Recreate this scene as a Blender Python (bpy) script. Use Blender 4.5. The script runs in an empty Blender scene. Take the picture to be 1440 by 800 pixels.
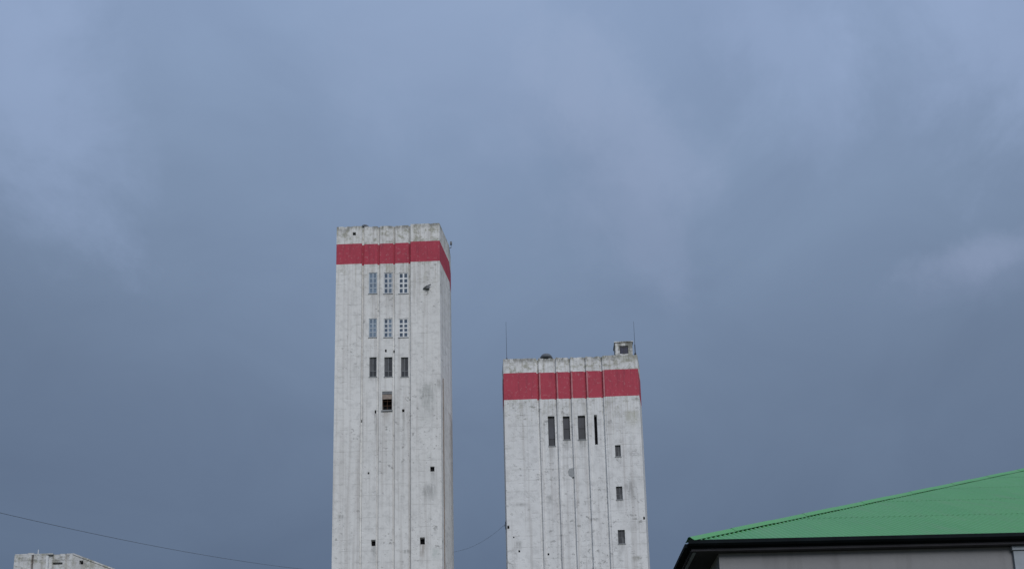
import bpy, bmesh, math, random
from mathutils import Vector, Matrix
random.seed(7)
scene = bpy.context.scene
COL = scene.collection

# ------------------------------------------------------------------ camera
PITCH, ROLL, EYE, FPX = 0.2099, 0.0227, 1.6, 1440.0
PX, PY = 720.0, 960.0                        # optical axis (the picture is the upper part of a taller frame)
fw = Vector((0, math.cos(PITCH), math.sin(PITCH)))
rt0 = Vector((1, 0, 0)); up0 = rt0.cross(fw)
rt = rt0 * math.cos(ROLL) - up0 * math.sin(ROLL)
up = rt0 * math.sin(ROLL) + up0 * math.cos(ROLL)
cam_d = bpy.data.cameras.new('camera'); cam = bpy.data.objects.new('camera', cam_d); COL.objects.link(cam)
cam.matrix_world = Matrix(((rt.x, up.x, -fw.x, 0), (rt.y, up.y, -fw.y, 0), (rt.z, up.z, -fw.z, EYE), (0, 0, 0, 1)))
cam_d.sensor_width = 36; cam_d.lens = 36; cam_d.shift_y = 560.0 / 1440.0
cam_d.clip_start = 0.1; cam_d.clip_end = 6000
scene.camera = cam

def ray(x, y): return fw + rt * ((x - PX) / FPX) - up * ((y - PY) / FPX)
def at(x, y, Y):
    d = ray(x, y); return Vector((0, 0, EYE)) + d * (Y / d.y)

# ------------------------------------------------------------------ node helpers
class NT:
    def __init__(s, tree): s.t = tree; s.n = tree.nodes; s.l = tree.links
    def put(s, sock, v):
        if v is None: return
        if isinstance(v, bpy.types.NodeSocket): s.l.new(v, sock)
        else: sock.default_value = v
    def m(s, op, a, b=None, c=None, clamp=False):
        n = s.n.new('ShaderNodeMath'); n.operation = op; n.use_clamp = clamp
        for i, v in enumerate((a, b, c)): s.put(n.inputs[i], v)
        return n.outputs[0]
    def v(s, op, a, b=None):
        n = s.n.new('ShaderNodeVectorMath'); n.operation = op
        s.put(n.inputs[0], a)
        if b is not None:
            if op == 'SCALE': s.put(n.inputs['Scale'], b)
            else: s.put(n.inputs[1], b)
        return n.outputs['Value'] if op in ('DOT_PRODUCT', 'LENGTH', 'DISTANCE') else n.outputs[0]
    def noise(s, vec, scale, detail=4, rough=0.55, dist=0.0, out='Fac'):
        n = s.n.new('ShaderNodeTexNoise'); s.put(n.inputs['Vector'], vec)
        n.inputs['Scale'].default_value = scale; n.inputs['Detail'].default_value = detail
        n.inputs['Roughness'].default_value = rough; n.inputs['Distortion'].default_value = dist
        return n.outputs[out]
    def step(s, x, a, b, lo=0.0, hi=1.0):
        n = s.n.new('ShaderNodeMapRange'); n.interpolation_type = 'SMOOTHSTEP'; n.clamp = True
        s.put(n.inputs[0], x)
        for i, q in enumerate((a, b, lo, hi)): s.put(n.inputs[i + 1], q)
        return n.outputs[0]
    def mix(s, f, a, b, mode='MIX'):
        n = s.n.new('ShaderNodeMix'); n.data_type = 'RGBA'; n.blend_type = mode
        s.put(n.inputs[0], f)
        for i, q in ((6, a), (7, b)):
            s.put(n.inputs[i], (*q, 1) if isinstance(q, tuple) and len(q) == 3 else q)
        return n.outputs[2]
    def ramp(s, f, stops):
        n = s.n.new('ShaderNodeValToRGB'); s.put(n.inputs[0], f); e = n.color_ramp.elements
        while len(e) < len(stops): e.new(0.5)
        for q, (p, c) in zip(e, stops): q.position = p; q.color = (*c, 1)
        return n.outputs[0]
    def sep(s, vec):
        n = s.n.new('ShaderNodeSeparateXYZ'); s.put(n.inputs[0], vec); return n.outputs
def lin(r, g, b):
    f = lambda c: c / 12.92 if c <= 0.04045 else ((c + 0.055) / 1.055) ** 2.4
    return (f(r / 255), f(g / 255), f(b / 255))

# ------------------------------------------------------------------ sky, sun, exposure
SUN_EL, SUN_AZ = math.radians(36), math.radians(160)       # azimuth clockwise from +Y: behind the camera, to the right
world = bpy.data.worlds.new('World'); scene.world = world; world.use_nodes = True
W = NT(world.node_tree); W.n.clear()
bg = W.n.new('ShaderNodeBackground'); wo = W.n.new('ShaderNodeOutputWorld'); W.l.new(bg.outputs[0], wo.inputs[0])
sky = W.n.new('ShaderNodeTexSky'); sky.sky_type = 'NISHITA'; sky.sun_disc = False
sky.sun_elevation = SUN_EL; sky.sun_rotation = SUN_AZ; sky.dust_density = 2.0
dirv = W.v('NORMALIZE', W.n.new('ShaderNodeTexCoord').outputs['Generated'])
z = W.sep(dirv)[2]
soft = W.noise(dirv, 1.6, 3, 0.5, 0.3)                        # very broad swells of the cloud base
zz = W.m('ADD', z, W.m('MULTIPLY', W.m('SUBTRACT', soft, 0.5), 0.20))
cloud = W.ramp(zz, [(0.0, lin(84, 98, 118)), (0.32, lin(93, 109, 133)), (0.47, lin(107, 124, 149)),
                    (0.60, lin(125, 144, 172)), (0.72, lin(139, 159, 191)), (1.0, lin(194, 206, 226))])
fine = W.noise(W.v('MULTIPLY', dirv, (1, 1, 1.6)), 5.0, 6, 0.55, 0.6)
cloud = W.mix(1.0, cloud, W.ramp(fine, [(0.25, (0.93, 0.93, 0.94)), (0.75, (1.07, 1.07, 1.06))]), 'MULTIPLY')
# paler billows in the cloud deck, each at its own bearing and height
warp = W.v('SCALE', W.v('SUBTRACT', W.noise(dirv, 3.6, 8, 0.62, 0.0, 'Color'), (0.5, 0.5, 0.5)), 0.12)
wd = W.v('ADD', dirv, warp)
puff = W.noise(dirv, 8.0, 8, 0.62, 0.25)
def billow(x, y, ang, ra, rb, amt, tint, edge=0.0):
    global cloud
    c = ray(x, y).normalized(); e1 = (rt * math.cos(ang) - up * math.sin(ang)).normalized()
    e2 = c.cross(e1).normalized(); e1 = e2.cross(c)
    d = W.v('SUBTRACT', wd, tuple(c))
    a = W.m('MULTIPLY', W.v('DOT_PRODUCT', d, tuple(e1)), 1 / ra)
    b = W.m('MULTIPLY', W.v('DOT_PRODUCT', d, tuple(e2)), 1 / rb)
    r = W.m('SQRT', W.m('ADD', W.m('MULTIPLY', a, a), W.m('MULTIPLY', b, b)))
    f = W.m('MULTIPLY', W.step(W.m('ADD', r, W.m('MULTIPLY', W.m('SUBTRACT', 0.52, puff), 2.2)), 1.15, edge, 0, 1), amt)
    f = W.m('MULTIPLY', f, W.step(W.v('DOT_PRODUCT', dirv, tuple(c)), 0.2, 0.5))
    cloud = W.mix(f, cloud, tint)
P1, P2, P3 = lin(153, 170, 200), lin(163, 182, 217), lin(143, 158, 187)
billow(20, 60, 1.35, 0.14, 0.10, 0.40, P2, 0.15)
billow(690, 60, 0.35, 0.22, 0.11, 0.28, P1, 0.0)
billow(800, 85, 0.55, 0.090, 0.050, 0.34, P1, 0.40)
billow(850, 150, 0.8, 0.095, 0.055, 0.28, P1, 0.30)
billow(855, 235, 0.9, 0.11, 0.075, 0.30, P3, 0.30)
billow(893, 325, 1.15, 0.085, 0.035, 0.22, P3, 0.10)
billow(1095, 50, 1.0, 0.11, 0.07, 0.30, P2, 0.2)
billow(1420, 40, 0.9, 0.17, 0.10, 0.42, P2, 0.15)
billow(1405, 358, -0.16, 0.075, 0.022, 0.42, lin(150, 164, 193), 0.15)
billow(1390, 385, -0.10, 0.080, 0.030, 0.22, lin(140, 154, 184), 0.2)
col = W.mix(0.04, cloud, W.mix(1.0, sky.outputs[0], (0.10, 0.10, 0.10), 'MULTIPLY'))
W.l.new(col, bg.inputs[0]); bg.inputs[1].default_value = 0.88

sd = bpy.data.lights.new('sun', 'SUN'); sd.energy = 1.5; sd.angle = math.radians(35); sd.color = (1.0, 0.985, 0.965)
so = bpy.data.objects.new('sun', sd); COL.objects.link(so)
sv = Vector((math.sin(SUN_AZ) * math.cos(SUN_EL), math.cos(SUN_AZ) * math.cos(SUN_EL), math.sin(SUN_EL)))
so.rotation_euler = sv.to_track_quat('Z', 'Y').to_euler(); so.location = (30, -40, 60)
vs = scene.view_settings; vs.view_transform = 'Standard'; vs.look = 'None'; vs.gamma = 1; vs.exposure = 0.2
vs.use_curve_mapping = False

# ------------------------------------------------------------------ materials
MAT = {}
def newmat(name, rough=0.85, spec=0.3):
    m = bpy.data.materials.new(name); m.use_nodes = True; t = NT(m.node_tree)
    b = m.node_tree.nodes['Principled BSDF']; b.inputs['Roughness'].default_value = rough
    b.inputs['Specular IOR Level'].default_value = spec
    MAT[name] = m; return m, t, b
def bump(t, b, h, strength, dist):
    n = t.n.new('ShaderNodeBump'); n.inputs['Strength'].default_value = strength; n.inputs['Distance'].default_value = dist
    t.put(n.inputs['Height'], h); t.l.new(n.outputs[0], b.inputs['Normal'])
def plain(name, c, rough=0.8, vary=0.25, scale=2.0, spec=0.3, metal=0.0):
    m, t, b = newmat(name, rough, spec); b.inputs['Metallic'].default_value = metal
    o = t.n.new('ShaderNodeTexCoord').outputs['Object']
    f = t.noise(o, scale, 5, 0.6)
    lo = tuple(q * (1 - vary) for q in c); hi = tuple(min(1, q * (1 + vary)) for q in c)
    t.l.new(t.ramp(f, [(0.3, lo), (0.7, hi)]), b.inputs['Base Color'])
    return m
def concrete(name, base, seed, ztop, zband, streaks=(), marks=(), speck=0.60, red=False, soil=1.0):
    """Weathered painted concrete: cloudy paint, pour lines, run-off streaks, spalls, grime where water stands."""
    m, t, b = newmat(name, 0.9, 0.25)
    o = t.n.new('ShaderNodeTexCoord').outputs['Object']
    p = t.v('ADD', o, (seed * 13.1, seed * 7.7, seed * 3.3))
    X, Y, Z = t.sep(o)
    c = t.mix(t.noise(p, 0.16, 5, 0.6), tuple(q * 0.86 for q in base), tuple(min(.9, q * 1.10) for q in base))
    c = t.mix(t.step(t.noise(p, 0.9, 6, 0.7), 0.44, 0.68, 0, 0.44), c, tuple(q * 0.62 for q in base))
    # vertical run-off
    st = t.noise(t.v('MULTIPLY', p, (1.9, 1.9, 0.045)), 1.0, 3, 0.5)
    c = t.mix(t.step(st, 0.46, 0.74, 0, 0.50 * soil), c, (base[0] * 0.58, base[1] * 0.55, base[2] * 0.53))
    run = t.m('MULTIPLY', t.step(t.noise(t.v('MULTIPLY', p, (3.4, 3.4, 0.10)), 1.0, 4, 0.6), 0.50, 0.66), t.step(Z, zband - 12, zband + 1, 0, 0.40))
    c = t.mix(run, c, (0.36, 0.33, 0.27))
    # pour lifts, slightly uneven
    wob = t.m('MULTIPLY', t.noise(t.v('MULTIPLY', p, (0.8, 0.8, 0.3)), 1.0, 3), 0.25)
    fr = t.m('FRACT', t.m('MULTIPLY', t.m('ADD', Z, wob), 1 / 1.83))
    ln = t.m('MULTIPLY', t.step(fr, 0.10, 0.0), t.step(t.noise(p, 0.5, 4, 0.6), 0.40, 0.62))
    c = t.mix(t.m('MULTIPLY', ln, 0.11), c, tuple(q * 0.45 for q in base))
    # bolt holes, spalls and dark spots, in swarms
    swarm = t.step(t.noise(p, 0.11, 3, 0.6), 0.40, 0.60)
    sp = t.step(t.noise(t.v('MULTIPLY', p, (1, 1, 1.15)), 1.15, 4, 0.6), speck, speck + 0.09)
    c = t.mix(t.m('MULTIPLY', t.m('MULTIPLY', sp, swarm), 0.5), c, (0.16, 0.16, 0.155))
    sp2 = t.step(t.noise(t.v('MULTIPLY', p, (1, 1, 1.5)), 2.4, 3, 0.55), speck + 0.03, speck + 0.11)
    c = t.mix(t.m('MULTIPLY', t.m('MULTIPLY', sp2, swarm), 0.38), c, (0.14, 0.14, 0.14))
    # yellow-green lichen swarms and grime around the parapet
    gr = t.m('MULTIPLY', t.step(t.noise(p, 1.0, 6, 0.7), 0.47, 0.66), t.step(Z, zband - 9, ztop, 0.0, 0.75))
    c = t.mix(gr, c, (0.27, 0.27, 0.20))
    cap = t.m('MULTIPLY', t.step(Z, ztop - 1.1, ztop - 0.1), t.step(t.noise(t.v('MULTIPLY', p, (1, 1, .4)), 1.3, 5, 0.7), 0.40, 0.60, 0, 0.8))
    c = t.mix(cap, c, (0.17, 0.17, 0.15))
    def local(u0, z0, w, h, tint, amt, grow):
        du = t.m('ABSOLUTE', t.m('SUBTRACT', t.m('ADD', X, t.m('MULTIPLY', t.m('SUBTRACT', t.noise(p, 0.9, 3), 0.5), w * 0.9)), u0))
        fx = t.step(du, w, w * 0.2)
        dz = t.m('SUBTRACT', z0, Z)
        fz = t.m('MULTIPLY', t.step(dz, h, 0.0), t.step(dz, -0.08 - grow, 0.0))
        return t.m('MULTIPLY', t.m('MULTIPLY', fx, fz), t.step(t.noise(t.v('MULTIPLY', p, (3, 3, .5)), 1.0, 4), 0.30, 0.62, 0.25 * amt, amt)), tint
    for (u0, z0, w, h, tint, amt) in streaks:
        f, tt = local(u0, z0, w, h, tint, amt, 0); c = t.mix(f, c, tt)
    for (u0, z0, w, h, tint, amt) in marks:
        f, tt = local(u0, z0 + h / 2, w, h, tint, amt, h * 0.3); c = t.mix(f, c, tt)
    t.l.new(c, b.inputs['Base Color'])
    hgt = t.m('SUBTRACT', t.noise(p, 2.0, 6, 0.7), t.m('ADD', ln, sp))
    bump(t, b, hgt, 0.5, 0.05)
    return m
def redpaint(name, base, seed):
    m, t, b = newmat(name, 0.8, 0.3)
    o = t.n.new('ShaderNodeTexCoord').outputs['Object']; p = t.v('ADD', o, (seed * 11, seed * 5, 3))
    c = t.mix(t.noise(p, 0.5, 5, 0.65), tuple(q * 0.82 for q in base), tuple(q * 1.2 for q in base))
    c = t.mix(t.step(t.noise(t.v('MULTIPLY', p, (2.4, 2.4, 0.25)), 1.0, 5, 0.65), 0.48, 0.72, 0, 0.6), c, (base[0] * .6, base[1] * .8, base[2] * .8))
    c = t.mix(t.step(t.noise(p, 2.2, 5, 0.7), 0.54, 0.70, 0, 0.55), c, (0.52, 0.26, 0.28))
    t.l.new(c, b.inputs['Base Color']); bump(t, b, t.noise(p, 2.5, 5, 0.7), 0.4, 0.04)
    return m
plain('dark_void', (0.012, 0.012, 0.014), 0.95)
plain('steel_dark', (0.035, 0.038, 0.045), 0.6)
plain('steel_grey', (0.16, 0.17, 0.185), 0.6)
plain('frame_white', (0.70, 0.72, 0.74), 0.6, 0.12)
plain('frame_faded_blue', (0.36, 0.42, 0.49), 0.6, 0.2)
plain('frame_mid', (0.50, 0.53, 0.57), 0.6, 0.2)
plain('board_tan', (0.30, 0.25, 0.22), 0.8)
plain('plaster_patch', (0.33, 0.345, 0.36), 0.9, 0.15)
plain('rust', (0.10, 0.055, 0.035), 0.9)
plain('pipe_brown', (0.27, 0.22, 0.19), 0.85)
plain('vent_metal', (0.13, 0.145, 0.17), 0.7)
plain('rubber', (0.07, 0.075, 0.085), 0.85)
plain('timber', (0.10, 0.075, 0.055), 0.85)
plain('roof_membrane', (0.12, 0.12, 0.125), 0.9)
def glass(name, c, rough=0.12):
    m, t, b = newmat(name, max(rough, 0.45), 0.3)
    o = t.n.new('ShaderNodeTexCoord').outputs['Object']
    t.l.new(t.ramp(t.noise(o, 0.7, 4, 0.6), [(0.3, tuple(q * 0.7 for q in c)), (0.7, tuple(q * 1.25 for q in c))]), b.inputs['Base Color'])
    return m
glass('glass_blue', (0.05, 0.085, 0.14)); glass('glass_dark', (0.03, 0.035, 0.045)); glass('glass_haze', (0.15, 0.21, 0.29), 0.3)
glass('glass_slate', (0.045, 0.05, 0.065), 0.3); glass('glass_grey', (0.085, 0.09, 0.10), 0.3)

# ------------------------------------------------------------------ mesh helpers
class MB:
    def __init__(s): s.v = []; s.f = []; s.mi = []
    def quad(s, a, b, c, d, mi=0):
        i = len(s.v); s.v += [tuple(a), tuple(b), tuple(c), tuple(d)]; s.f.append((i, i + 1, i + 2, i + 3)); s.mi.append(mi)
    def poly(s, pts, mi=0):
        i = len(s.v); s.v += [tuple(p) for p in pts]; s.f.append(tuple(range(i, i + len(pts)))); s.mi.append(mi)
    def box(s, x0, x1, y0, y1, z0, z1, mi=0):
        p = [(x, y, zz) for zz in (z0, z1) for y in (y0, y1) for x in (x0, x1)]
        i = len(s.v); s.v += p
        for f in ((0, 2, 3, 1), (4, 5, 7, 6), (0, 1, 5, 4), (2, 6, 7, 3), (0, 4, 6, 2), (1, 3, 7, 5)):
            s.f.append(tuple(i + k for k in f)); s.mi.append(mi)
    def tube(s, pts, rad, n=8, mi=0, cap=True):
        pts = [Vector(p) for p in pts]; rads = rad if isinstance(rad, (list, tuple)) else [rad] * len(pts)
        i0 = len(s.v)
        for k, p in enumerate(pts):
            d = (pts[min(k + 1, len(pts) - 1)] - pts[max(k - 1, 0)]).normalized()
            a = d.cross(Vector((0, 0, 1)) if abs(d.z) < 0.95 else Vector((1, 0, 0))).normalized(); b = d.cross(a)
            for j in range(n):
                q = p + (a * math.cos(2 * math.pi * j / n) + b * math.sin(2 * math.pi * j / n)) * rads[k]
                s.v.append(tuple(q))
        for k in range(len(pts) - 1):
            for j in range(n):
                s.f.append((i0 + k * n + j, i0 + k * n + (j + 1) % n, i0 + (k + 1) * n + (j + 1) % n, i0 + (k + 1) * n + j)); s.mi.append(mi)
        if cap:
            s.f.append(tuple(i0 + j for j in range(n))[::-1]); s.mi.append(mi)
            e = i0 + (len(pts) - 1) * n; s.f.append(tuple(e + j for j in range(n))); s.mi.append(mi)
    def build(s, name, mats, parent=None, smooth=False):
        me = bpy.data.meshes.new(name); me.from_pydata(s.v, [], s.f)
        for q in (mats if isinstance(mats, (list, tuple)) else [mats]): me.materials.append(MAT[q])
        for p, k in zip(me.polygons, s.mi): p.material_index = k; p.use_smooth = smooth
        me.update()
        bm = bmesh.new(); bm.from_mesh(me); bmesh.ops.remove_doubles(bm, verts=bm.verts, dist=1e-5)
        bm.to_mesh(me); bm.free()
        o = bpy.data.objects.new(name, me); COL.objects.link(o)
        if parent: o.parent = parent
        return o
def thing(name, label, cat, loc=(0, 0, 0), rz=0.0, group=None):
    o = bpy.data.objects.new(name, None); COL.objects.link(o); o.location = loc; o.rotation_euler = (0, 0, rz)
    o['label'] = label; o['category'] = cat
    if group: o['group'] = group
    return o
def tag(o, label, cat, group=None):
    o['label'] = label; o['category'] = cat
    if group: o['group'] = group
    return o

# ------------------------------------------------------------------ ground
m, t, b = newmat('ground_soil', 0.95, 0.2)
o = t.n.new('ShaderNodeTexCoord').outputs['Object']
t.l.new(t.mix(t.step(t.noise(o, 0.05, 6, 0.65), 0.42, 0.58), (0.115, 0.095, 0.07), (0.055, 0.075, 0.035)), b.inputs['Base Color'])
g = MB(); g.quad((-3000, -3000, 0), (3000, -3000, 0), (3000, 3000, 0), (-3000, 3000, 0))
g.build('ground', 'ground_soil')['kind'] = 'structure'

# ------------------------------------------------------------------ towers
def facade(mb, steps, z0, z1, holes=(), ragged=0.0, rng=None):
    """Front of a tower: vertical faces at stepped depths; each hole is cut with reveals and a dark back."""
    for k in range(len(steps) - 1):
        (a, y), (bb, yn) = steps[k], steps[k + 1]
        hs = [h for h in holes if h[0] >= a - 1e-6 and h[1] <= bb + 1e-6]
        us = sorted({a, bb, *[h[0] for h in hs], *[h[1] for h in hs]})
        zs = sorted({z0, z1, *[h[2] for h in hs], *[h[3] for h in hs]})
        if ragged:
            n = max(1, int((bb - a) / 0.45)); us = [a + (bb - a) * i / n for i in range(n + 1)]
            tops = [z1 + (rng.uniform(-ragged, ragged * 0.4) if rng.random() < .6 else 0) for _ in us]
            for i in range(n):
                mb.quad((us[i], y, z0), (us[i + 1], y, z0), (us[i + 1], y, tops[i + 1]), (us[i], y, tops[i]))
                mb.quad((us[i], y, tops[i]), (us[i + 1], y, tops[i + 1]), (us[i + 1], 1.0, z1 - .05), (us[i], 1.0, z1 - .05))
        else:
            for i in range(len(us) - 1):
                for j in range(len(zs) - 1):
                    cu, cz = (us[i] + us[i + 1]) / 2, (zs[j] + zs[j + 1]) / 2
                    if any(h[0] < cu < h[1] and h[2] < cz < h[3] for h in hs): continue
                    mb.quad((us[i], y, zs[j]), (us[i + 1], y, zs[j]), (us[i + 1], y, zs[j + 1]), (us[i], y, zs[j + 1]))
        for (ha, hb, za, zb, dp) in hs:
            yb = y + dp
            mb.quad((ha, y, za), (ha, yb, za), (hb, yb, za), (hb, y, za))
            mb.quad((ha, y, zb), (hb, y, zb), (hb, yb, zb), (ha, yb, zb))
            mb.quad((ha, y, za), (ha, y, zb), (ha, yb, zb), (ha, yb, za))
            mb.quad((hb, y, za), (hb, yb, za), (hb, yb, zb), (hb, y, zb))
            mb.quad((ha, yb, za), (hb, yb, za), (hb, yb, zb), (ha, yb, zb), 1)
        if k < len(steps) - 2 and abs(y - yn) > 1e-6:
            mb.quad((bb, y, z0), (bb, yn, z0), (bb, yn, z1), (bb, y, z1))

class Tower:
    def __init__(s, name, label, x0, yaw, w, zt, za, zb, sideL, sideR, d1, depth, group):
        s.o = thing(name, label, 'tower', (x0, 150, 0), -yaw, group)
        s.x0, s.yaw, s.w, s.zt, s.za, s.zb = x0, yaw, w, zt, za, zb
        s.back = [(w, 0.0), (w + d1 * math.tan(sideR), d1), (w + d1 * math.tan(sideR), depth - d1), (w, depth),
                  (0, depth), (-d1 * math.tan(sideL), depth - d1), (-d1 * math.tan(sideL), d1), (0, 0.0)]
    def uz(s, x, y):
        """photo point -> (across, height) on the tower's front plane"""
        d = ray(x, y); n = Vector((math.sin(s.yaw), math.cos(s.yaw), 0)); q = Vector((s.x0, 150, 0)); e = Vector((0, 0, EYE))
        p = e + d * ((q - e).dot(n) / d.dot(n)); r = p - q
        return r.x * math.cos(s.yaw) - r.y * math.sin(s.yaw), p.z
    def rect(s, x0, x1, y0, y1):
        a, zt_ = s.uz(x0, (y0)); bq, zb_ = s.uz(x1, y1)
        zt2 = s.uz(x1, y0)[1]; zb2 = s.uz(x0, y1)[1]; a2 = s.uz(x0, y1)[0]; b2 = s.uz(x1, y0)[0]
        return ((a + a2) / 2, (bq + b2) / 2, (zb_ + zb2) / 2, (zt_ + zt2) / 2)
    def shell(s, steps, holes, mats, rng):
        steps = list(steps) + [(s.w, 0.0)]
        segs = [('wall', 0.0, s.zb, [mats[0], 'dark_void'], holes, 0), ('red_band', s.zb, s.za, [mats[1], 'dark_void'], (), 0),
                ('parapet', s.za, s.zt, [mats[0], 'dark_void'], [h for h in holes if h[2] > s.za], 0)]
        for nm, z0, z1, mt, hs, _ in segs:
            mb = MB(); hs = [h for h in hs if h[2] >= z0 - .01 and h[3] <= z1 + .01]
            if nm == 'parapet':
                facade(mb, steps, z0, z1 - 0.45, hs); facade(mb, steps, z1 - 0.45, z1, (), 0.13, rng)
            else: facade(mb, steps, z0, z1, hs)
            for k in range(len(s.back) - 1):
                (a, ya), (c, yc) = s.back[k], s.back[k + 1]
                mb.quad((a, ya, z0), (c, yc, z0), (c, yc, z1), (a, ya, z1))
            mb.build(nm, mt, s.o)
        mb = MB(); pl = s.back[:-1]
        mb.poly([(a, max(y, 0.6), s.zt - 0.5) for a, y in pl])
        mb.poly([(a, max(y, 0.6), s.zt - 0.3) for a, y in pl])
        for k in range(len(pl)):
            a, c = pl[k], pl[(k + 1) % len(pl)]
            mb.quad((a[0], max(a[1], .6), s.zt - .5), (c[0], max(c[1], .6), s.zt - .5), (c[0], max(c[1], .6), s.zt - .3), (a[0], max(a[1], .6), s.zt - .3))
        mb.build('roof_slab', 'roof_membrane', s.o)
    def window(s, r, y, cols, rows, fmat, pmat, bar=0.09, edge=0.09, yrec=0.06, name='window'):
        """frame with bars, each pane a mesh of its own"""
        a, bq, z0, z1 = r
        cw = [i / cols for i in range(cols + 1)] if isinstance(cols, int) else cols
        rw = [i / rows for i in range(rows + 1)] if isinstance(rows, int) else rows
        mb = MB(); A, B, Z0, Z1 = a + edge, bq - edge, z0 + edge, z1 - edge
        mb.box(a, A, y, y + .09, z0, z1); mb.box(B, bq, y, y + .09, z0, z1)
        mb.box(A, B, y, y + .09, z0, Z0); mb.box(A, B, y, y + .09, Z1, z1)
        for c in cw[1:-1]:
            u = A + (B - A) * c; mb.box(u - bar / 2, u + bar / 2, y + .005, y + .085, Z0, Z1)
        for q in rw[1:-1]:
            zz_ = Z0 + (Z1 - Z0) * q
            mb.box(A, B, y + .011, y + .079, zz_ - bar / 2, zz_ + bar / 2)
        wo_ = mb.build(name, fmat, s.o)
        sl = MB(); sl.box(a - .08, bq + .08, y - yrec - .07, y + .02, z0 - .12, z0 - .004); sl.build('sill', 'plaster_patch', wo_)
        for i in range(len(cw) - 1):
            for j in range(len(rw) - 1):
                p = MB(); pm = pmat[(i + j * 3) % len(pmat)] if isinstance(pmat, list) else pmat
                p.box(A + (B - A) * cw[i] + .01, A + (B - A) * cw[i + 1] - .01, y + .045, y + .055, Z0 + (Z1 - Z0) * rw[j] + .01, Z0 + (Z1 - Z0) * rw[j + 1] - .01)
                p.build('pane', pm, wo_)
        return wo_

# ---- taller tower, on the left
rng = random.Random(3)
TL = Tower('winding_tower', 'taller white concrete tower with red band and rows of small-paned windows', -27.2977, 0.0222, 17.028,
           111.365, 108.12, 104.38, math.radians(5), math.radians(10.5), 5.8, 15.0, 'red-banded concrete towers')
g4 = [4.38, 6.95, 9.49, 12.06]; GW = 0.36
steps = [(0, 0.0)]
for k, u in enumerate(g4):
    steps += [(u - GW / 2, 0.50), (u + GW / 2, 0.24 if k < 3 else 0.0)]
def strip(u0, u1, steps):
    c = (u0 + u1) / 2
    for k in range(len(steps)):
        lo = steps[k][0]; hi = steps[k + 1][0] if k + 1 < len(steps) else 1e9
        if lo <= c < hi: return lo, hi, steps[k][1]
holes = []
def cut(T, steps, x0, x1, y0, y1, dp=0.35):
    r = T.rect(x0, x1, y0, y1); lo, hi, yy = strip(r[0], r[1], steps)
    r = (max(r[0], lo + .06), min(r[1], hi - .06), r[2], r[3])
    holes.append((*r, dp)); return r, yy
WIN = []
for (y0, y1) in ((382, 411.5), (446.5, 473)):
    for i, (x0, x1) in enumerate(((518.3, 534), (539.3, 554.5), (560.3, 575.6))):
        r, yy = cut(TL, steps, x0, x1, y0, y1)
        WIN.append((r, yy + .06, 2, 4, ('frame_faded_blue', 'frame_mid', 'frame_white')[i],
                    (['glass_haze', 'glass_haze', 'glass_blue'], ['glass_blue', 'glass_haze', 'glass_blue'], 'glass_blue')[i], 0.26 if i else 0.20, 0.17, .06))
for (x0, x1) in ((519, 532), (540, 552), (563.5, 576)):
    r, yy = cut(TL, steps, x0, x1, 501, 528.5); WIN.append((r, yy + .16, 2, [0, .30, 1], 'steel_grey', ['glass_dark', 'glass_dark', 'glass_dark', 'glass_grey'], 0.10, 0.10, .16))
r_open, y_open = cut(TL, steps, 537, 551, 549, 575.5, 1.2)
for (x0, x1, y0, y1, dp) in ((505.5, 508.5, 588, 592, .3), (526.5, 529.5, 575.5, 580, .3), (565, 568.5, 574, 578, .3), (516.7, 519, 662.5, 665.5, .3),
                             (605, 611, 655.5, 662.5, .35), (521.5, 529.2, 757.5, 766.5, .8), (590.5, 597.5, 755, 765, .8), (496.0, 500.5, 326.5, 331, .3),
                             (541, 543.5, 490, 494, .2), (552, 554.5, 490, 494, .2)):
    cut(TL, steps, x0, x1, y0, y1, dp)
def stain(T, x, y, w, h, tint, amt):
    u, z_ = T.uz(x, y); k = 0.113
    return (u, z_, w * k, h * k, tint, amt)
BR, GY = (0.22, 0.17, 0.13), (0.22, 0.22, 0.215)
concrete('paint_left_tower', (0.765, 0.77, 0.77), 1, 111.365, 104.4,
    streaks=[stain(TL, 594, 765, 6, 34, BR, .6), stain(TL, 525, 767, 5, 30, GY, .5), stain(TL, 528, 580, 3, 60, GY, .7), stain(TL, 567, 578, 3, 40, GY, .4),
             stain(TL, 543, 576, 8, 26, BR, .4), stain(TL, 526, 412, 8, 22, GY, .25), stain(TL, 547, 412, 8, 40, GY, .35), stain(TL, 547, 372, 8, 22, (0.40, .36, .26), .5),
             stain(TL, 526, 528, 7, 20, GY, .3), stain(TL, 609, 663, 4, 30, GY, .4), stain(TL, 630, 560, 3, 240, (0.3, .25, .2), .6)],
    marks=[stain(TL, 601, 582, 16, 70, (0.26, .28, .27), .55), stain(TL, 604, 700, 14, 30, (0.24, .25, .25), .6), stain(TL, 479, 729, 6, 8, GY, .6),
           stain(TL, 571, 776, 8, 6, GY, .6), stain(TL, 617, 545, 4, 20, GY, .7), stain(TL, 612, 785, 10, 22, (0.5, .55, .53), .6), stain(TL, 484, 328, 12, 10, GY, .5)],
    speck=0.60)
redpaint('band_paint', (0.43, 0.055, 0.088), 1)
TL.shell(steps, holes, ('paint_left_tower', 'band_paint'), rng)
for a in WIN: TL.window(*a)
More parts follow.
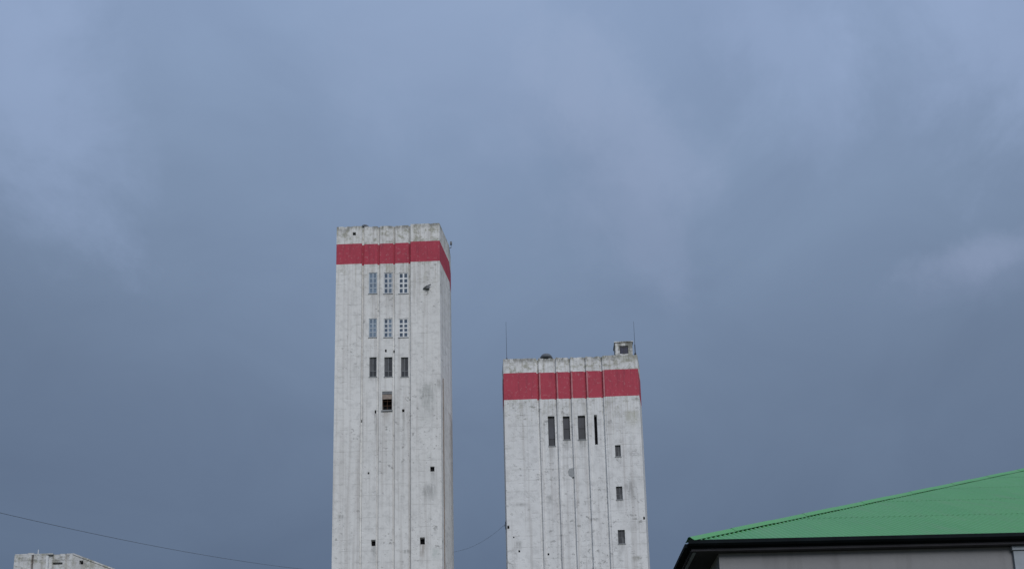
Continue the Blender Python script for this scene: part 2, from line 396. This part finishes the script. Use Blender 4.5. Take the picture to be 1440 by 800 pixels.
# hoist opening: lintel beam, tan board, safety grille
a, bq, z0, z1 = r_open; H = z1 - z0
mb = MB(); mb.box(a, bq, y_open + .05, y_open + .25, z1 - .14 * H, z1 - .003); mb.build('lintel', 'steel_grey', TL.o)
mb = MB(); mb.box(a + .02, bq - .02, y_open + .10, y_open + .2, z1 - .40 * H, z1 - .145 * H); mb.build('infill_board', 'board_tan', TL.o)
mb = MB()
for q in (0.0, .5, 1.0): mb.box(a + .04 + (bq - a - .14) * q, a + .10 + (bq - a - .14) * q, y_open + .3, y_open + .35, z0 + .01, z1 - .40 * H)
for q in (.04, .28, .52): mb.box(a + .03, bq - .03, y_open + .36, y_open + .40, z0 + H * q, z0 + H * q + .06)
mb.build('grille', 'rust', TL.o)
mb = MB(); mb.box(a - .10, bq + .10, y_open - .18, y_open - .003, z0 - .22, z0 - .03); mb.build('sill', 'plaster_patch', TL.o)

def beacon(T, x, y, w, wide):
    """squat cowled ventilator on the roof edge"""
    u, zz_ = T.uz(x, y); mb = MB(); yb = 1.1; base = T.zt - .3
    prof = [(0.0, .62), (.35, .62), (.36, .98), (.55, 1.0), (.70, .86), (.85, .72), (.93, .4), (1.0, .05)]
    n = 14; hh = (zz_ - base) + .55 * yb * .35
    i0 = len(mb.v)
    for (q, r_) in prof:
        for j in range(n): mb.v.append((u + w * r_ * math.cos(2 * math.pi * j / n), yb + w * r_ * math.sin(2 * math.pi * j / n), base + hh * q))
    for k in range(len(prof) - 1):
        for j in range(n): mb.f.append((i0 + k * n + j, i0 + k * n + (j + 1) % n, i0 + (k + 1) * n + (j + 1) % n, i0 + (k + 1) * n + j)); mb.mi.append(0)
    v = mb.build('roof_ventilator', 'vent_metal', T.o, True)
    mb = MB(); mb.tube([(u - wide, yb, base + hh * .25), (u + wide * 1.2, yb + .1, base + hh * .3)], .10, 6); mb.build('pipe', 'vent_metal', T.o)
beacon(TL, 512, 313, 0.80, 1.2)
# floodlight on its bracket, out from the right-hand corner
ue, ye = TL.back[1]; zl = TL.uz(632, 346)[1] + 4.4
mb = MB(); mb.tube([(ue - .1, ye + .3, zl - .6), (ue + .35, ye + .2, zl - .5)], .05, 6); mb.tube([(ue + .35, ye + .2, zl - .5), (ue + .35, ye + .2, zl + .0)], .05, 6)
fb = mb.build('floodlight', 'steel_grey', TL.o)
mb = MB(); mb.box(ue + .18, ue + .52, ye - .1, ye + .2, zl, zl + .5); mb.build('housing', 'steel_grey', fb)
# bent bracket on the upper right panel
u, zz_ = TL.uz(601, 404); mb = MB()
mb.tube([(u - .65, -.05, zz_ - .28), (u - .1, -.35, zz_ - .12), (u + .6, -.30, zz_ + .32)], [.12, .17, .08], 7)
mb.box(u - .22, u + .34, -.42, -.003, zz_ - .42, zz_ + .06); mb.build('bracket', 'steel_grey', TL.o)
# drain pipe down the splayed side
mb = MB(); sp_ = math.tan(math.radians(10.5)); mb.tube([(TL.w + 1.2 * sp_ + .08, 1.2, 0.2), (TL.w + 1.2 * sp_ + .08, 1.2, 84)], .07, 8); mb.build('drain_pipe', 'pipe_brown', TL.o)

# ---- shorter tower, on the right
rng = random.Random(5)
TR = Tower('winding_tower', 'shorter, wider white concrete tower with red band and hut on its roof', -0.246, 0.0254, 21.458,
           86.71, 84.2166, 79.58, math.radians(4.5), math.radians(10.5), 4.2, 16.0, 'red-banded concrete towers')
g5 = [5.50, 8.28, 10.60, 13.05, 15.70]
steps = [(0, 0.0)]
for k, u in enumerate(g5):
    steps += [(u - .22, 0.40), (u + .13, 0.06), (u + .45, 0.22 if k < 4 else 0.0)]
holes = []; WIN = []
for k, (x0, x1, y0, y1) in enumerate(((771, 780.5, 584, 626), (792, 802.5, 584, 617), (813, 823.5, 583, 617))):
    r, yy = cut(TR, steps, x0, x1, y0, y1, .45)
    WIN.append((r, yy + .28, 1, [0, .25, 1] if k == 0 else [0, .5, 1], 'steel_dark', ['glass_dark', 'glass_slate'], 0.07, 0.06, .28))
r, yy = cut(TR, steps, 836, 840.3, 582, 624, .8)
for (x0, x1, y0, y1) in ((865, 873, 625.5, 641.5), (866.5, 875.5, 683.5, 702), (869, 879, 744.5, 764)):
    r, yy = cut(TR, steps, x0, x1, y0, y1, .4); WIN.append((r, yy + .2, [0, .6, 1], [0, .45, 1], 'steel_grey', ['glass_dark', 'glass_grey', 'glass_grey', 'glass_dark'], 0.06, 0.07, .2))
for (x0, x1, y0, y1) in ((713.3, 716.3, 738.5, 743), (729, 731.5, 773, 776), (770, 772.5, 776.5, 779.5), (904.5, 907, 726, 730), (721.5, 723.5, 754, 756)):
    cut(TR, steps, x0, x1, y0, y1, .3)
concrete('paint_right_tower', (0.77, 0.78, 0.795), 4, 86.71, 79.5,
    streaks=[stain(TR, 797, 617, 7, 22, GY, .6), stain(TR, 818, 617, 8, 24, GY, .7), stain(TR, 776, 626, 6, 30, GY, .35), stain(TR, 838, 625, 4, 30, GY, .3),
             stain(TR, 870, 642, 6, 26, GY, .3), stain(TR, 871, 702, 7, 22, GY, .4), stain(TR, 874, 764, 7, 26, GY, .4), stain(TR, 880, 500, 22, 18, (0.27, .27, .2), .7)],
    marks=[stain(TR, 733, 711, 12, 5, GY, .5), stain(TR, 895, 787, 9, 8, (0.2, .2, .16), .7), stain(TR, 888, 700, 10, 40, (0.25, .25, .25), .6),
           stain(TR, 890, 592, 14, 24, (0.33, .33, .22), .5), stain(TR, 729, 770, 9, 14, GY, .5), stain(TR, 835, 731, 10, 5, GY, .6), stain(TR, 773, 705, 6, 14, GY, .5),
           stain(TR, 740, 508, 20, 8, GY, .6)],
    speck=0.585)
redpaint('band_paint_faded', (0.45, 0.060, 0.094), 2)
TR.shell(steps, holes, ('paint_right_tower', 'band_paint_faded'), rng)
for a in WIN: TR.window(*a)
plain('rib_bleached', (0.47, 0.20, 0.225), 0.9, 0.3, 1.0)
for u in g5:                                  # bleached fronts of the ribs where they cross the band
    mb = MB(); mb.box(u + .17, u + .38, .022, .056, TR.zb + .02, TR.za - .02); mb.build('rib', 'rib_bleached', TR.o)
a, bq, z0, z1 = TR.rect(799, 811, 657, 670)
mb = MB(); mb.poly([(a + .1, .19, z0 + .35), (a + .55, .19, z0), (bq - .2, .19, z0 + .1), (bq, .19, z0 + .6), (bq - .05, .19, z1 - .2), (bq - .4, .19, z1), (a + .2, .19, z1 - .05), (a, .19, z1 - .5)])
mb2 = MB(); pts = mb.v
mb2.poly(pts)
for k in range(len(pts)):
    p, q = pts[k], pts[(k + 1) % len(pts)]; mb2.quad(p, q, (q[0], .219, q[2]), (p[0], .219, p[2]))
mb2.build('plaster_patch', 'plaster_patch', TR.o)
beacon(TR, 768, 495, 1.05, 1.6)
# hut on the roof with an open window
a, bq, z0, z1 = TR.rect(865.5, 890, 480.5, 500); z0 = TR.zt - .3; yh = .55; z1 += .2
ha, hb, hz0, hz1 = TR.rect(871.8, 884, 486, 497.3); hz0 += .32; hz1 += .32
mb = MB(); f0, f1 = yh, yh + 2.4
for yy in (f0, f1):
    y2 = yy + .2 if yy == f0 else yy - .2
    lo, hi = min(yy, y2), max(yy, y2)
    mb.box(a, ha, lo, hi, z0, z1); mb.box(hb, bq, lo, hi, z0, z1); mb.box(ha, hb, lo, hi, z0, hz0); mb.box(ha, hb, lo, hi, hz1, z1)
mb.box(a, a + .2, f0 + .2, f1 - .2, z0, z1); mb.box(bq - .2, bq, f0 + .2, f1 - .2, z0, z1)
hut = mb.build('roof_hut', 'paint_right_tower', TR.o)
mb = MB(); mb.box(a - .12, bq + .14, f0 - .12, f1 + .12, z1 + .003, z1 + .16); mb.build('hut_roof', 'paint_right_tower', hut)
mb = MB(); mb.box(ha, hb, f0 + .08, f0 + .14, hz0, hz0 + .08); mb.box(ha, hb, f0 + .08, f0 + .14, hz1 - .3, hz1)
mb.box(ha, ha + .12, f0 + .08, f0 + .14, hz0 + .08, hz1 - .3); mb.box(hb - .08, hb, f0 + .08, f0 + .14, hz0 + .08, hz1 - .3)
mb.box((ha + hb) / 2 - .04, (ha + hb) / 2 + .04, f0 + .08, f0 + .14, hz0 + .08, hz1 - .3)
hf = mb.build('window_frame', 'steel_dark', hut)
m, t, b = newmat('pane_dirty', 0.5, 0.25); b.inputs['Base Color'].default_value = (0.025, 0.028, 0.06, 1)
mb = MB(); mb.box(ha + .12, hb - .08, f0 + .10, f0 + .12, hz0 + .08, hz1 - .3); mb.build('pane', 'pane_dirty', hut)
for (x, yt, yq, lab) in ((711.3, 450, .5, 0), (891.2, 450, .35, 1)):
    u, zt_ = TR.uz(x, yt); mb = MB()
    mb.tube([(u, yq, TR.zt - .4), (u, yq, TR.zt + 1.2), (u, yq, zt_)], [.05, .035, .02], 6)
    mb.tube([(u, yq, TR.zt - .4), (u, yq, TR.zt + .35)], .17, 8)
    if lab: mb.tube([(u, yq, TR.zt + .3), (u, yq, TR.zt + 1.9)], .07, 8)
    mb.build('lightning_rod', 'steel_dark', TR.o)

# ------------------------------------------------------------------ low concrete headgear at the far left
D3 = 120.0
A3 = at(22, 781.5, D3); B3 = at(103, 778.5, D3); C3 = at(160, 800, D3)
zt3 = A3.z
LB = thing('headgear_building', 'stained white concrete building top with sloping right shoulder', 'building', (A3.x, D3, 0))
def lx(x, y=790): return at(x, y, D3).x - A3.x
def lz(x, y): return at(x, y, D3).z
concrete('paint_left_building', (0.66, 0.675, 0.69), 9, zt3 + 1.0, zt3 - 2, speck=0.55,
         streaks=[(lx(47), zt3, .28, 9, (0.24, .19, .17), .8), (lx(116), lz(116, 791), .3, 4, BR, .6)], marks=[(lx(80), lz(80, 791), 1.1, .7, GY, .7), (lx(35), lz(35, 790), .5, .9, GY, .6)])
slope = (C3.z - B3.z) / (C3.x - B3.x); xb = B3.x - A3.x; xr = xb + 19.0; zr = zt3 + slope * 19
x68 = lx(68); x46, x48 = lx(46), lx(48.2)
mb = MB(); dep = 9.0
st3 = [(x68, 0.0), (xb, 0.0)]
holes3 = [(lx(74), lx(88), lz(80, 793.2), lz(80, 790.2), .5)]
facade(mb, st3, 0, zt3, holes3)
zlow = zr
hq = [(lx(111.5), lx(117), lz(114, 793), lz(114, 787.5))]
h0 = hq[0]
def top(x): return zt3 + slope * (x - xb)
def shoulder(x0, x1, zlo0, zlo1, zhi0=None, zhi1=None):
    mb.quad((x0, 0, zlo0), (x1, 0, zlo1), (x1, 0, top(x1) if zhi1 is None else zhi1), (x0, 0, top(x0) if zhi0 is None else zhi0))
shoulder(xb, h0[0], 0, 0); shoulder(h0[1], xr, 0, 0); shoulder(h0[0], h0[1], 0, 0, h0[2], h0[2]); shoulder(h0[0], h0[1], h0[3], h0[3])
for (pa, pb) in (((h0[0], h0[2]), (h0[1], h0[2])), ((h0[0], h0[3]), (h0[1], h0[3])), ((h0[0], h0[2]), (h0[0], h0[3])), ((h0[1], h0[2]), (h0[1], h0[3]))):
    mb.quad((pa[0], 0, pa[1]), (pb[0], 0, pb[1]), (pb[0], .6, pb[1]), (pa[0], .6, pa[1]))
mb.quad((h0[0], .6, h0[2]), (h0[1], .6, h0[2]), (h0[1], .6, h0[3]), (h0[0], .6, h0[3]), 1)
mb.quad((xr, 0, 0), (xr, dep, 0), (xr, dep, zr), (xr, 0, zr)); mb.quad((xb, 0, zt3), (xr, 0, zr), (xr, dep, zr), (xb, dep, zt3))
mb.quad((x68, 0, zt3), (xb, 0, zt3), (xb, dep, zt3), (x68, dep, zt3))
mb.poly([(xr, dep, 0), (0, dep, 0), (0, dep, zt3), (xb, dep, zt3), (xr, dep, zr)])
mb.build('wall', ['paint_left_building', 'dark_void'], LB)
mb = MB(); fy = -.28
facade(mb, [(0, fy), (x46, fy + .4), (x48, fy), (x68, fy)], 0, zt3 - .02)
mb.quad((0, dep, 0), (0, fy, 0), (0, fy, zt3 - .02), (0, dep, zt3 - .02)); mb.quad((x68, fy, 0), (x68, 0, 0), (x68, 0, zt3 - .02), (x68, fy, zt3 - .02))
mb.quad((0, fy, zt3 - .02), (x68, fy, zt3 - .02), (x68, dep, zt3 - .02), (0, dep, zt3 - .02))
mb.build('corner_bay', 'paint_left_building', LB)
mb = MB(); mb.box(x68 - .16, x68 + .1, fy - .05, .05, zt3 - 12, zt3 - .15); mb.build('edge_strip', 'frame_white', LB)
nb = 9; rr = random.Random(11); mb = MB()
for k in range(nb):                            # crumbling kerb along the top
    xa = .05 + (xb - .1) * k / nb; xc = .05 + (xb - .1) * (k + 1) / nb - .02; mb.box(xa, xc, .0 if xa > x68 else fy + .01, .6, zt3 + .002, zt3 + rr.uniform(.05, .28))
mb.build('kerb', 'paint_left_building', LB)
mb = MB(); mb.tube([(lx(50), .5, zt3), (lx(50), .5, zt3 + .95)], [.10, .06], 6); mb.build('vent_pipe', 'frame_mid', LB)
mb = MB()
nrm = Vector((slope, 0, 0))
mb.quad((xb, -.07, zt3 + .02), (xr, -.07, zr + .02), (xr, -.07, zr + .22), (xb, -.07, zt3 + .22)); mb.quad((xb, -.07, zt3 + .22), (xr, -.07, zr + .22), (xr, dep, zr + .22), (xb, dep, zt3 + .22))
mb.quad((xb, -.07, zt3 + .02), (xb, dep, zt3 + .02), (xr, dep, zr + .02), (xr, -.07, zr + .02)); mb.quad((xb, -.07, zt3 + .02), (xb, -.07, zt3 + .22), (xb, dep, zt3 + .22), (xb, dep, zt3 + .02))
mb.quad((xr, -.07, zr + .02), (xr, dep, zr + .02), (xr, dep, zr + .22), (xr, -.07, zr + .22))
mb.build('sloping_coping', 'paint_left_building', LB)

# ------------------------------------------------------------------ hall with green roof, near right
E0 = at(970, 761, 20.0); TP = 0.517; HW, HD = 42.0, 34.0
HB = thing('hall', 'grey plastered hall with green corrugated hip roof and dark eaves', 'building', (E0.x, E0.y, 0))
ez = E0.z
m, t, b = newmat('roof_green', 0.42, 0.4)
o = t.n.new('ShaderNodeTexCoord').outputs['Object']; oi = t.n.new('ShaderNodeObjectInfo').outputs['Random']
c = t.mix(oi, (0.082, 0.330, 0.104), (0.094, 0.345, 0.112))
c = t.mix(t.noise(o, 0.35, 5, 0.6), t.mix(1.0, c, (.88, .9, .95), 'MULTIPLY'), c)
c = t.mix(t.step(t.noise(t.v('MULTIPLY', o, (2.5, .25, .25)), 1.0, 5, 0.65), 0.48, 0.75, 0, 0.42), c, (0.15, 0.27, 0.15))
c = t.mix(t.step(t.noise(o, 3.0, 6, .7), .56, .72, 0, .22), c, (0.19, 0.33, 0.19))
t.l.new(c, b.inputs['Base Color'])
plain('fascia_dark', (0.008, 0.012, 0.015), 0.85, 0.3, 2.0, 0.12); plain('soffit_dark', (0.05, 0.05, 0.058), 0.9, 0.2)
plain('pilaster_pale', (0.30, 0.34, 0.385), 0.7, 0.15)
m, t, b = newmat('plaster_grey', 0.92, 0.2)
o = t.n.new('ShaderNodeTexCoord').outputs['Object']
c = t.mix(t.noise(o, 0.6, 6, 0.65), (0.215, 0.22, 0.235), (0.295, 0.297, 0.31))
c = t.mix(t.step(t.noise(t.v('MULTIPLY', o, (2.2, 2.2, .35)), 1.0, 5, .6), .5, .75, 0, .4), c, (0.14, 0.135, 0.14))
c = t.mix(t.step(t.noise(o, 5, 4, .7), .6, .72, 0, .35), c, (0.33, 0.31, 0.32))
t.l.new(c, b.inputs['Base Color']); bump(t, b, t.noise(o, 9, 6, .7), .4, .02)
OX, OY = 0.62, 0.20                            # overhang at the side and at the front
mb = MB()
mb.box(OX, HW - OX, OY, HD - OX, 0, ez - .205); mb.build('wall', 'plaster_grey', HB)
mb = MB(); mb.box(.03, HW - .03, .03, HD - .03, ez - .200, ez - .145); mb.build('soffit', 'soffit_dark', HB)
# deck under the sheets
rx0, rx1 = HD / 2, HW - HD / 2; rz = ez + TP * HD / 2
mb = MB(); e = -.03
A_, B_, C_, D_ = (0, 0, ez + e), (HW, 0, ez + e), (HW, HD, ez + e), (0, HD, ez + e); R0, R1 = (rx0, HD / 2, rz + e), (rx1, HD / 2, rz + e)
mb.poly([A_, B_, R1, R0]); mb.poly([B_, C_, R1]); mb.poly([C_, D_, R0, R1]); mb.poly([D_, A_, R0]); mb.poly([A_, D_, C_, B_])
deck = mb.build('roof', 'roof_green', HB)
# corrugated sheets of the front slope, each its own piece
PIT, AMP, SW = 0.127, 0.017, 0.762
ncol = int(HW / SW); LAP = 3.15                # plan length of one sheet
def hipmax(x): return min(x, HW - x, HD / 2)
def sheet(c0, c1, y0, y1, lift):
    mb = MB(); n = int(round((c1 - c0) / PIT * 6)); prev = None
    for i in range(n + 1):
        x = c0 + (c1 - c0) * i / n; ym = hipmax(x); a = min(y0, ym); bq = min(y1, ym)
        off = AMP * math.cos(2 * math.pi * x / PIT) + lift
        nz, ny = math.cos(math.atan(TP)), -math.sin(math.atan(TP))
        fr = 0.03 if y0 <= 0 else 0
        p = (x, a - fr + ny * (off + .005), ez + TP * (a - fr) + nz * (off + .005)); q = (x, bq + ny * off, ez + TP * bq + nz * off)
        if prev and (prev[1][1] - prev[0][1] > .004 or bq - a > .004): mb.quad(prev[0], p, q, prev[1])
        prev = (p, q)
    if mb.f: mb.build('roof_sheet', 'roof_green', deck, True)
for r_ in range(6):
    y0 = r_ * LAP - (.12 if r_ else 0); y1 = min((r_ + 1) * LAP, HD / 2)
    for k in range(ncol):
        c0 = k * SW; c1 = c0 + SW + .02
        if hipmax(c0) <= y0 and hipmax(c1) <= y0: continue
        if r_ * LAP >= HD / 2: continue
        sheet(c0, min(c1, HW), y0, y1, .016)
# hip and ridge caps
def cap(p, q, rad=.065):
    mb = MB(); p, q = Vector(p), Vector(q); d = q - p; L = d.length; d.normalize(); n = int(L / 1.8) + 1
    side = d.cross(Vector((0, 0, 1))).normalized(); upv = side.cross(d)
    for k in range(n):
        a = p + d * (L * k / n); bq = p + d * (L * (k + 1) / n + .06)
        prof = [(-1.9, -.45), (-1.0, .25), (-.5, .85), (0, 1.05), (.5, .85), (1.0, .25), (1.9, -.45)]
        for i in range(6):
            s0, s1 = prof[i], prof[i + 1]; l = .006 * (k % 2)
            g_ = lambda o_, s_: o_ + side * (s_[0] * rad) + upv * (s_[1] * rad + l)
            mb.quad(g_(a, s0), g_(bq, s0), g_(bq, s1), g_(a, s1))
    return mb.build('hip_cap', 'roof_green', HB, True)
cap((0, 0, ez + .03), (rx0, HD / 2, rz + .03)); cap((HW, 0, ez + .03), (rx1, HD / 2, rz + .03)); cap((rx0, HD / 2, rz + .03), (rx1, HD / 2, rz + .03))
cap((0, HD, ez + .03), (rx0, HD / 2, rz + .03)); cap((HW, HD, ez + .03), (rx1, HD / 2, rz + .03))
# fascia boards and gutters
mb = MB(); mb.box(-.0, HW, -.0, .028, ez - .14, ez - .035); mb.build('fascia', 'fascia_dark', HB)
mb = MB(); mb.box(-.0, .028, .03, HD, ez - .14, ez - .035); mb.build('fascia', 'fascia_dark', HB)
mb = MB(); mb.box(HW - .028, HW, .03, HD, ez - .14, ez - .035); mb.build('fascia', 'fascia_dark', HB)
mb = MB()
for k in range(14):
    x0 = -.05 + (HW + .1) * k / 14; x1 = -.05 + (HW + .1) * (k + 1) / 14 - .004
    pr = [(-.003, -.045), (-.003, -.11), (-.07, -.11), (-.11, -.08), (-.115, -.006), (-.10, -.006), (-.095, -.07), (-.06, -.095), (-.02, -.095), (-.02, -.045)]
    for i in range(len(pr)):
        p, q = pr[i], pr[(i + 1) % len(pr)]
        mb.quad((x0, p[0], ez + p[1]), (x1, p[0], ez + p[1]), (x1, q[0], ez + q[1]), (x0, q[0], ez + q[1]))
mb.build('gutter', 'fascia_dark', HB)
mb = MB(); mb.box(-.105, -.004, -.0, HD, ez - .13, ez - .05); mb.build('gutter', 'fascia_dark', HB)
# pale timber strip at the edge of the side eave, pale pilaster on the front wall
mb = MB(); mb.box(.07, .13, .1, HD - .1, ez - .217, ez - .202); mb.build('soffit_trim', 'pilaster_pale', HB)
px0 = at(1425, 790, 20 + OY).x - E0.x
mb = MB(); mb.box(px0, px0 + .42, OY - .06, OY - .003, 0, ez - .30); mb.box(px0 - .03, px0 + .45, OY - .09, OY - .003, ez - .297, ez - .21); mb.build('pilaster', 'pilaster_pale', HB)

# ------------------------------------------------------------------ overhead cables and the pole that carries one
def cable(name, label, p, q, sag, rad):
    n = 48; p, q = Vector(p), Vector(q); pts = []
    for i in range(n + 1):
        s_ = i / n; c = p.lerp(q, s_); c.z -= 4 * sag * s_ * (1 - s_); pts.append(c)
    mb = MB(); mb.tube(pts, rad, 6); o = mb.build(name, 'rubber', None, True); return tag(o, label, 'cable')
PT = at(-190, 674, 75.0)
cable('overhead_cable', 'long thin dark cable dropping from the left edge toward the taller tower', PT, at(470, 804, 151.5), 1.1, 0.020)
cable('overhead_cable', 'short thin dark cable between the two towers', at(712, 735, 152.5), at(633, 776, 156.5), 1.0, 0.015)
pole = thing('utility_pole', 'wooden utility pole with crossarm carrying the long cable', 'pole', (PT.x, PT.y + .25, 0))
mb = MB(); mb.tube([(0, 0, 0), (0, 0, PT.z + .9)], [.26, .16], 10); mb.build('post', 'timber', pole)
mb = MB(); mb.box(-1.1, 1.1, -.28, -.16, PT.z - .34, PT.z - .18); mb.build('crossarm', 'timber', pole)
mb = MB(); mb.tube([(0, -.25, PT.z - .2), (0, -.25, PT.z + .06)], [.06, .09], 8); mb.build('insulator', 'frame_mid', pole)

u, zz_ = TR.uz(711.5, 735); mb = MB()
mb.box(-.30, .05, 1.7, 2.6, zz_ - .1, zz_ + .9); mb.tube([(-.12, 2.2, zz_ + .4), (-.55, 2.2, zz_ + .4)], .05, 6); mb.build('cable_bracket', 'steel_grey', TR.o)
